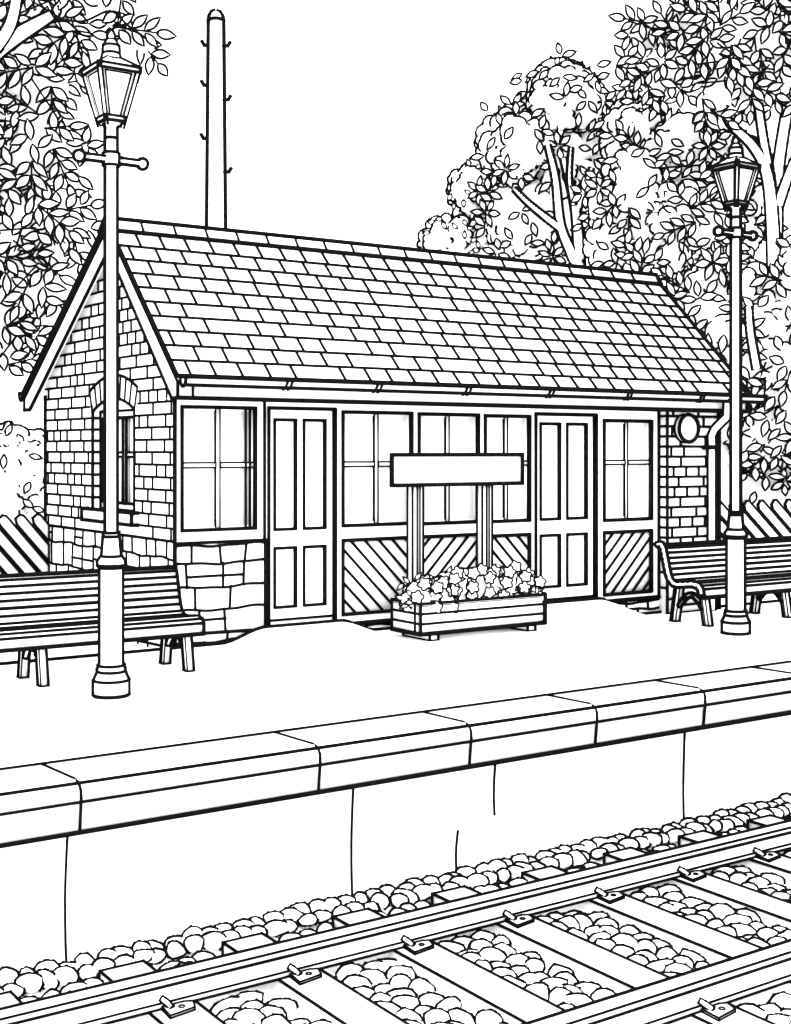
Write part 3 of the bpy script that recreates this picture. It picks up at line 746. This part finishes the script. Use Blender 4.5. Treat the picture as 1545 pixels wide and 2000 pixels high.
# ------------------------------------------------------------ fences
def fence(xa, xb, y, ztop, sp, wd, lean, label, zb=-.12):
    r = empty('picket_fence', ((xa+xb)/2, y, zb), label, 'fence'); H = ztop-zb; k = 0; x = xa-lean*H
    b = MB()
    for zr in (ztop-.27, zb+.3): b.box(xa, xb, y+.025, y+.06, zr-.04, zr+.04, THIN)
    b.build('rail', r)
    b = MB(); n = 0; ln_ = math.hypot(1, lean); ux, uz = lean/ln_, -1/ln_; vx, vz = 1/ln_, lean/ln_   # along the paling, across it
    while x < xb-.05 and n < 100:
        L = H*ln_; h_ = wd/2
        pts = [(0, -h_*.5), (-.0, h_*.6), (.035, h_), (L, h_), (L, -h_), (.06, -h_)]
        P = [(x+u*ux+v*vx, ztop+u*uz+v*vz) for u, v in pts]
        # clip the paling at the ends of the fence
        if P[0][0] >= xa and P[3][0] <= xb: Q = P
        else:
            Q = []
            for side, lim in ((0, xa), (1, xb)):
                src = P if side == 0 else Q; out = []
                for (p, q) in zip(src, src[1:]+src[:1]):
                    ip = p[0] >= lim if side == 0 else p[0] <= lim; iq = q[0] >= lim if side == 0 else q[0] <= lim
                    if ip: out.append(p)
                    if ip != iq: t = (lim-p[0])/(q[0]-p[0]); out.append((lim, p[1]+(q[1]-p[1])*t))
                Q = out
                if not Q: break
        if len(Q) > 2:
            c = MB(); c.prism(Q, lambda u, v, a: (u, a, v), y, y+.022, THIN*.85); c.build('paling', r)
            n += 1
        x += sp
fence(2.2, 5.14, 14.3, 1.08, .19, .115, .85, 'leaning paling fence at the left, between the bench and the gable corner')
fence(12.25, 17.5, 12.6, 1.06, .29, .15, 1.25, 'leaning paling fence at the right, behind the far bench')

# ------------------------------------------------------------ trees and bushes
def spray(b, c, dirn, n, L, kind, occ, px):
    side = np.cross(n, dirn); out = []
    if kind == 0:
        k = RNG.choice([2, 3]); c = c-dirn*L*.42*k
        b.line([c, c+dirn*L*.62*k], 1.6)
        for i in range(k):
            for sg in (-1, 1):
                a = nz(dirn*.75+side*sg*.75); out.append((c+dirn*L*.6*i+a*L*.5+side*sg*L*.03, a))
        out.append((c+dirn*(L*.6*k+L*.42), dirn))
    elif kind == 1:
        m_ = RNG.choice([4, 5, 6])
        for i in range(m_):
            t = (i-(m_-1)/2)*(.75+.3*(m_ > 5)); a = dirn*math.cos(t)+side*math.sin(t); out.append((c+a*L*.56, a))
    else:
        out.append((c, dirn))
    for p, a in out:
        if len(occ):
            O = np.array(occ); d2 = ((O-p)**2).sum(1)
            if d2.min() < (L*.52)**2: continue
        occ.append(p); leaf(b, p+n*RNG.uniform(-.03, .05), a, nz(n+NR.normal(size=3)*.12), L*RNG.uniform(.9, 1.12), L*RNG.uniform(.47, .57), px)
def rim(b, blobs, L, px=2.0):      # leaf tips poking out round each clump
    for c, r in blobs:
        toc = nz(CAM-c); e1 = nz(np.cross(toc, [0, 0, 1.0])); e2 = np.cross(toc, e1); t = 0
        while t < 2*math.pi:
            d = nz(e1*math.cos(t)+e2*math.sin(t)-toc*NR.uniform(.0, .25)); p = c+d*r*NR.uniform(.86, .98)
            t += L/r*NR.uniform(.35, .9)
            if any(np.linalg.norm(p-c2) < .97*r2 for c2, r2 in blobs if c2 is not c): continue
            leaf(b, p, nz(d+NR.normal(size=3)*.3), nz(toc+NR.normal(size=3)*.2), L*NR.uniform(.8, 1.15), L*.5, px)
def dress(b, blobs, dens, L, px=2.0, mix=(0, 0, 1, 2), lim=-.15, lift=0.0):
    occ = []
    for c, r in blobs:
        n = int(dens*r*r/(L*L))
        toc = nz(CAM-c); k = 0
        while k < n:
            d = nz(NR.normal(size=3)); q = d.dot(toc)
            if q < lim or NR.uniform() > max(q, .12): continue
            k += 1
            p = c+d*(r*RNG.uniform(1.0, 1.1)+lift)
            if any(np.linalg.norm(p-c2) < .9*r2 for c2, r2 in blobs if c2 is not c): continue
            nn = nz(d*.45+toc); rad_ = d-toc*d.dot(toc)
            dr = nz(rad_*1.3+np.array([0, 0, -.35])+NR.normal(size=3)*.45); dr = nz(dr-nn*dr.dot(nn))
            spray(b, p, dr, nn, L, RNG.choice(mix), occ, px)
def smooth_path(P, n=6):
    P = [np.array(p) for p in P]; out = []
    for i in range(len(P)-1):
        p0, p1, p2, p3 = P[max(i-1, 0)], P[i], P[i+1], P[min(i+2, len(P)-1)]
        for k in range(n):
            t = k/n; out.append(.5*((2*p1)+(-p0+p2)*t+(2*p0-5*p1+4*p2-p3)*t*t+(-p0+3*p1-3*p2+p3)*t**3))
    return out+[P[-1]]
def limb(b, pts, r0, r1, px=2.2):
    P = smooth_path(pts); K = len(P); b.pipe(P, [r0+(r1-r0)*i/(K-1) for i in range(K)], px, 12, caps=False)
S = sky_spot
def tree(name, label, cat, group, base, blobs, limbs, dens, L, bump=None, bpx=1.9, lpx=1.85, mix=(0, 0, 1, 2), amp=.55, lim=-.15, sub_=4):
    r = empty(name, (base[0], base[1], -.12), label, cat, group)
    if limbs:
        b = MB()
        for pts, r0, r1 in limbs: 
            if r0 == .05 and len(pts) == 3 and len(limbs) == 2: c = MB(); limb(c, pts, r0, r1); c.build('branch', r)
            else: limb(b, pts, r0, r1)
        b.build('trunk', r)
    b = MB(); bl = [(S(x, y, d), rr*d/F_PX) for x, y, rr, d in blobs]
    for c, rr in bl:
        if bump:
            bumpy(b, c, rr*.78, bump, amp, bpx); toc = nz(CAM-c)
            for _ in range(int(sub_)):
                d = nz(NR.normal(size=3)+toc*.4); bumpy(b, c+d*rr*.68, rr*RNG.uniform(.3, .45), bump*.8, amp, bpx, 4)
        else: bumpy(b, c, rr*.72, .4, .1, 0, 3)
    if dens: dress(b, bl, dens, L, lpx, mix, lim, bump*amp*.9 if bump else 0.03)
    if bump: rim(b, bl, L*.85, lpx)
    b.build('crown', r); return r
G = 'trees behind the building'
base = S(-230, 900, 16.8)
tree('broadleaf_tree', 'leafy tree reaching in from the left edge, its sprays beside the lamp lantern', 'tree', None, base,
     [(-70, 110, 160, 17), (40, 10, 110, 16.7), (95, 40, 70, 16.4), (60, 160, 85, 16.6), (70, 300, 85, 16.7), (-20, 330, 130, 17), (100, 440, 65, 16.6), (20, 470, 100, 16.8), (60, 560, 60, 16.6), (-20, 620, 85, 16.9), (-10, 690, 50, 16.8), (225, 5, 36, 16.6), (270, 78, 38, 16.6)],
     [([base+[0, 0, -1.7], S(-230, 500, 16.8), S(-180, 260, 16.4), S(-90, 170, 16), S(0, 92, 15.9), S(100, 30, 15.9)], .28, .05),
      ([S(-60, 150, 15.9), S(5, 75, 15.8), S(28, 20, 15.8), S(35, -60, 15.8)], .07, .05)], 5.2, .265, lpx=2.0, mix=(0, 0, 1, 2), lim=0)
b = MB(); b.line(smooth_path([S(100, 32, 15.9), S(160, 42, 16.0), S(215, 22, 16.1), S(250, 50, 16.15), S(285, 75, 16.2)]), 2.1)
b.build('branch', [o for o in SC.objects if o.name.startswith('broadleaf_tree')][0])
base = S(1512, 1000, 20.5)
tree('broadleaf_tree', 'tall leafy tree with forked trunk at the right edge, above the far lamp', 'tree', G, base,
     [(1270, 60, 50, 20.50), (1330, 40, 65, 20.38), (1240, 125, 35, 20.50), (1300, 140, 55, 20.26), (1400, 90, 105, 20.26), (1390, 195, 40, 20.02), (1500, 60, 120, 20.50), (1560, 130, 80, 20.26), (1480, 170, 50, 20.14), (1550, 0, 120, 20.50)],
     [([S(1516, 1080, 20.50), S(1515, 700, 20.50), S(1514, 560, 20.50), S(1516, 450, 20.50), S(1520, 330, 20.50), S(1540, 200, 20.50)], .105, .07),
      ([S(1514, 600, 20.50), S(1509, 440, 20.46), S(1498, 340, 20.38), S(1470, 285, 20.26), S(1425, 240, 20.14), S(1410, 200, 20.02)], .10, .035),
      ([S(1512, 460, 20.46), S(1505, 360, 20.44), S(1492, 280, 20.26), S(1480, 200, 20.14)], .07, .05),
      ([S(1520, 400, 20.44), S(1545, 330, 20.26), S(1575, 260, 20.14)], .07, .05)], 5.5, .275, mix=(0, 0, 1, 2), lim=.0)
base = S(1120, 900, 22)
tree('broadleaf_tree', 'round topped tree with branching trunk behind the middle of the roof', 'tree', G, base,
     [(1098, 195, 78, 23), (1005, 285, 75, 23), (1090, 320, 100, 23.5), (1180, 280, 75, 23.4), (1040, 420, 100, 23.5)],
     [([S(1140, 900, 22.0), S(1135, 560, 22.0), S(1118, 500, 22.0), S(1095, 440, 22.0), S(1085, 350, 22.0), S(1070, 285, 22.2)], .10, .04),
      ([S(1100, 450, 22), S(1060, 420, 22), S(1030, 395, 22.1), S(1005, 370, 22.2)], .055, .03),
      ([S(1132, 560, 22.1), S(1130, 480, 22), S(1122, 400, 22), S(1100, 310, 22)], .10, .04),
      ([S(1124, 420, 22), S(1140, 370, 22), S(1155, 330, 22.1)], .055, .03), ([S(1120, 400, 21.9), S(1112, 350, 21.9), S(1115, 290, 22)], .04, .025)], 4.6, .27, .19, mix=(1, 2, 2, 2), amp=.8)
base = S(920, 900, 24)
tree('bushy_tree', 'low rounded bushy tree with scalloped outline, leftmost above the roof', 'tree', G, base,
     [(928, 375, 52, 24), (885, 480, 58, 24), (950, 480, 75, 24.4), (1010, 470, 60, 24.2)], [([S(930, 900, 24.5), S(930, 480, 24.5)], .1, .08)], 2.2, .18, .14, mix=(2,), amp=1.0)
base = S(1300, 900, 21)
tree('bushy_tree', 'dense bushy tree with mixed leaf clusters between the forked tree and the roof end', 'tree', G, base,
     [(1240, 260, 68, 22), (1330, 320, 80, 21.6), (1420, 330, 75, 21.8), (1250, 380, 85, 21.5), (1350, 440, 90, 21.2), (1210, 470, 60, 21.6), (1290, 500, 70, 21.2), (1440, 430, 60, 21.6)], [([S(1350, 960, 22.2), S(1330, 400, 22.2)], .1, .08)], 4.2, .27, .19, mix=(0, 1, 1, 2, 2), amp=.8)
base = S(1440, 1000, 19)
tree('bushy_tree', 'leafy bush crowding the right edge behind the far lamp post, above the fence', 'tree', G, base,
     [(1390, 590, 75, 19.5), (1450, 570, 55, 19.3), (1545, 600, 90, 19.3), (1430, 690, 75, 19.2), (1510, 740, 85, 19.4), (1400, 640, 60, 19.6), (1590, 520, 60, 18.8), (1545, 700, 80, 19.2), (1490, 640, 45, 19.0), (1570, 800, 90, 19.2), (1500, 850, 60, 19.4)],
     [([S(1500, 1020, 20.6), S(1500, 600, 20.2)], .08, .06), ([S(1478, 720, 18.1), S(1466, 650, 18.1), S(1462, 600, 18.2)], .05, .04)], 4.2, .27, .19, mix=(0, 1, 1, 2, 2), amp=.8)
base = S(1480, 1000, 20.2)
tree('hedge_bush', 'low scalloped hedge bush just behind the right paling fence', 'bush', None, base,
     [(1395, 860, 60, 20.3), (1450, 880, 70, 20.2), (1520, 850, 75, 20.1), (1480, 960, 80, 20.3), (1400, 960, 60, 20.3), (1590, 880, 80, 20.0)], None, 1.0, .23, .16, mix=(2, 1), amp=1.0)
base = S(20, 1000, 17)
tree('hedge_bush', 'low scalloped bush behind the left paling fence, beside the gable corner', 'bush', None, base,
     [(70, 920, 70, 17.5), (0, 925, 80, 17.3), (40, 1000, 80, 17.2), (-90, 930, 90, 17.4)], None, 1.5, .2, .15, mix=(2,), amp=1.0, sub_=8)
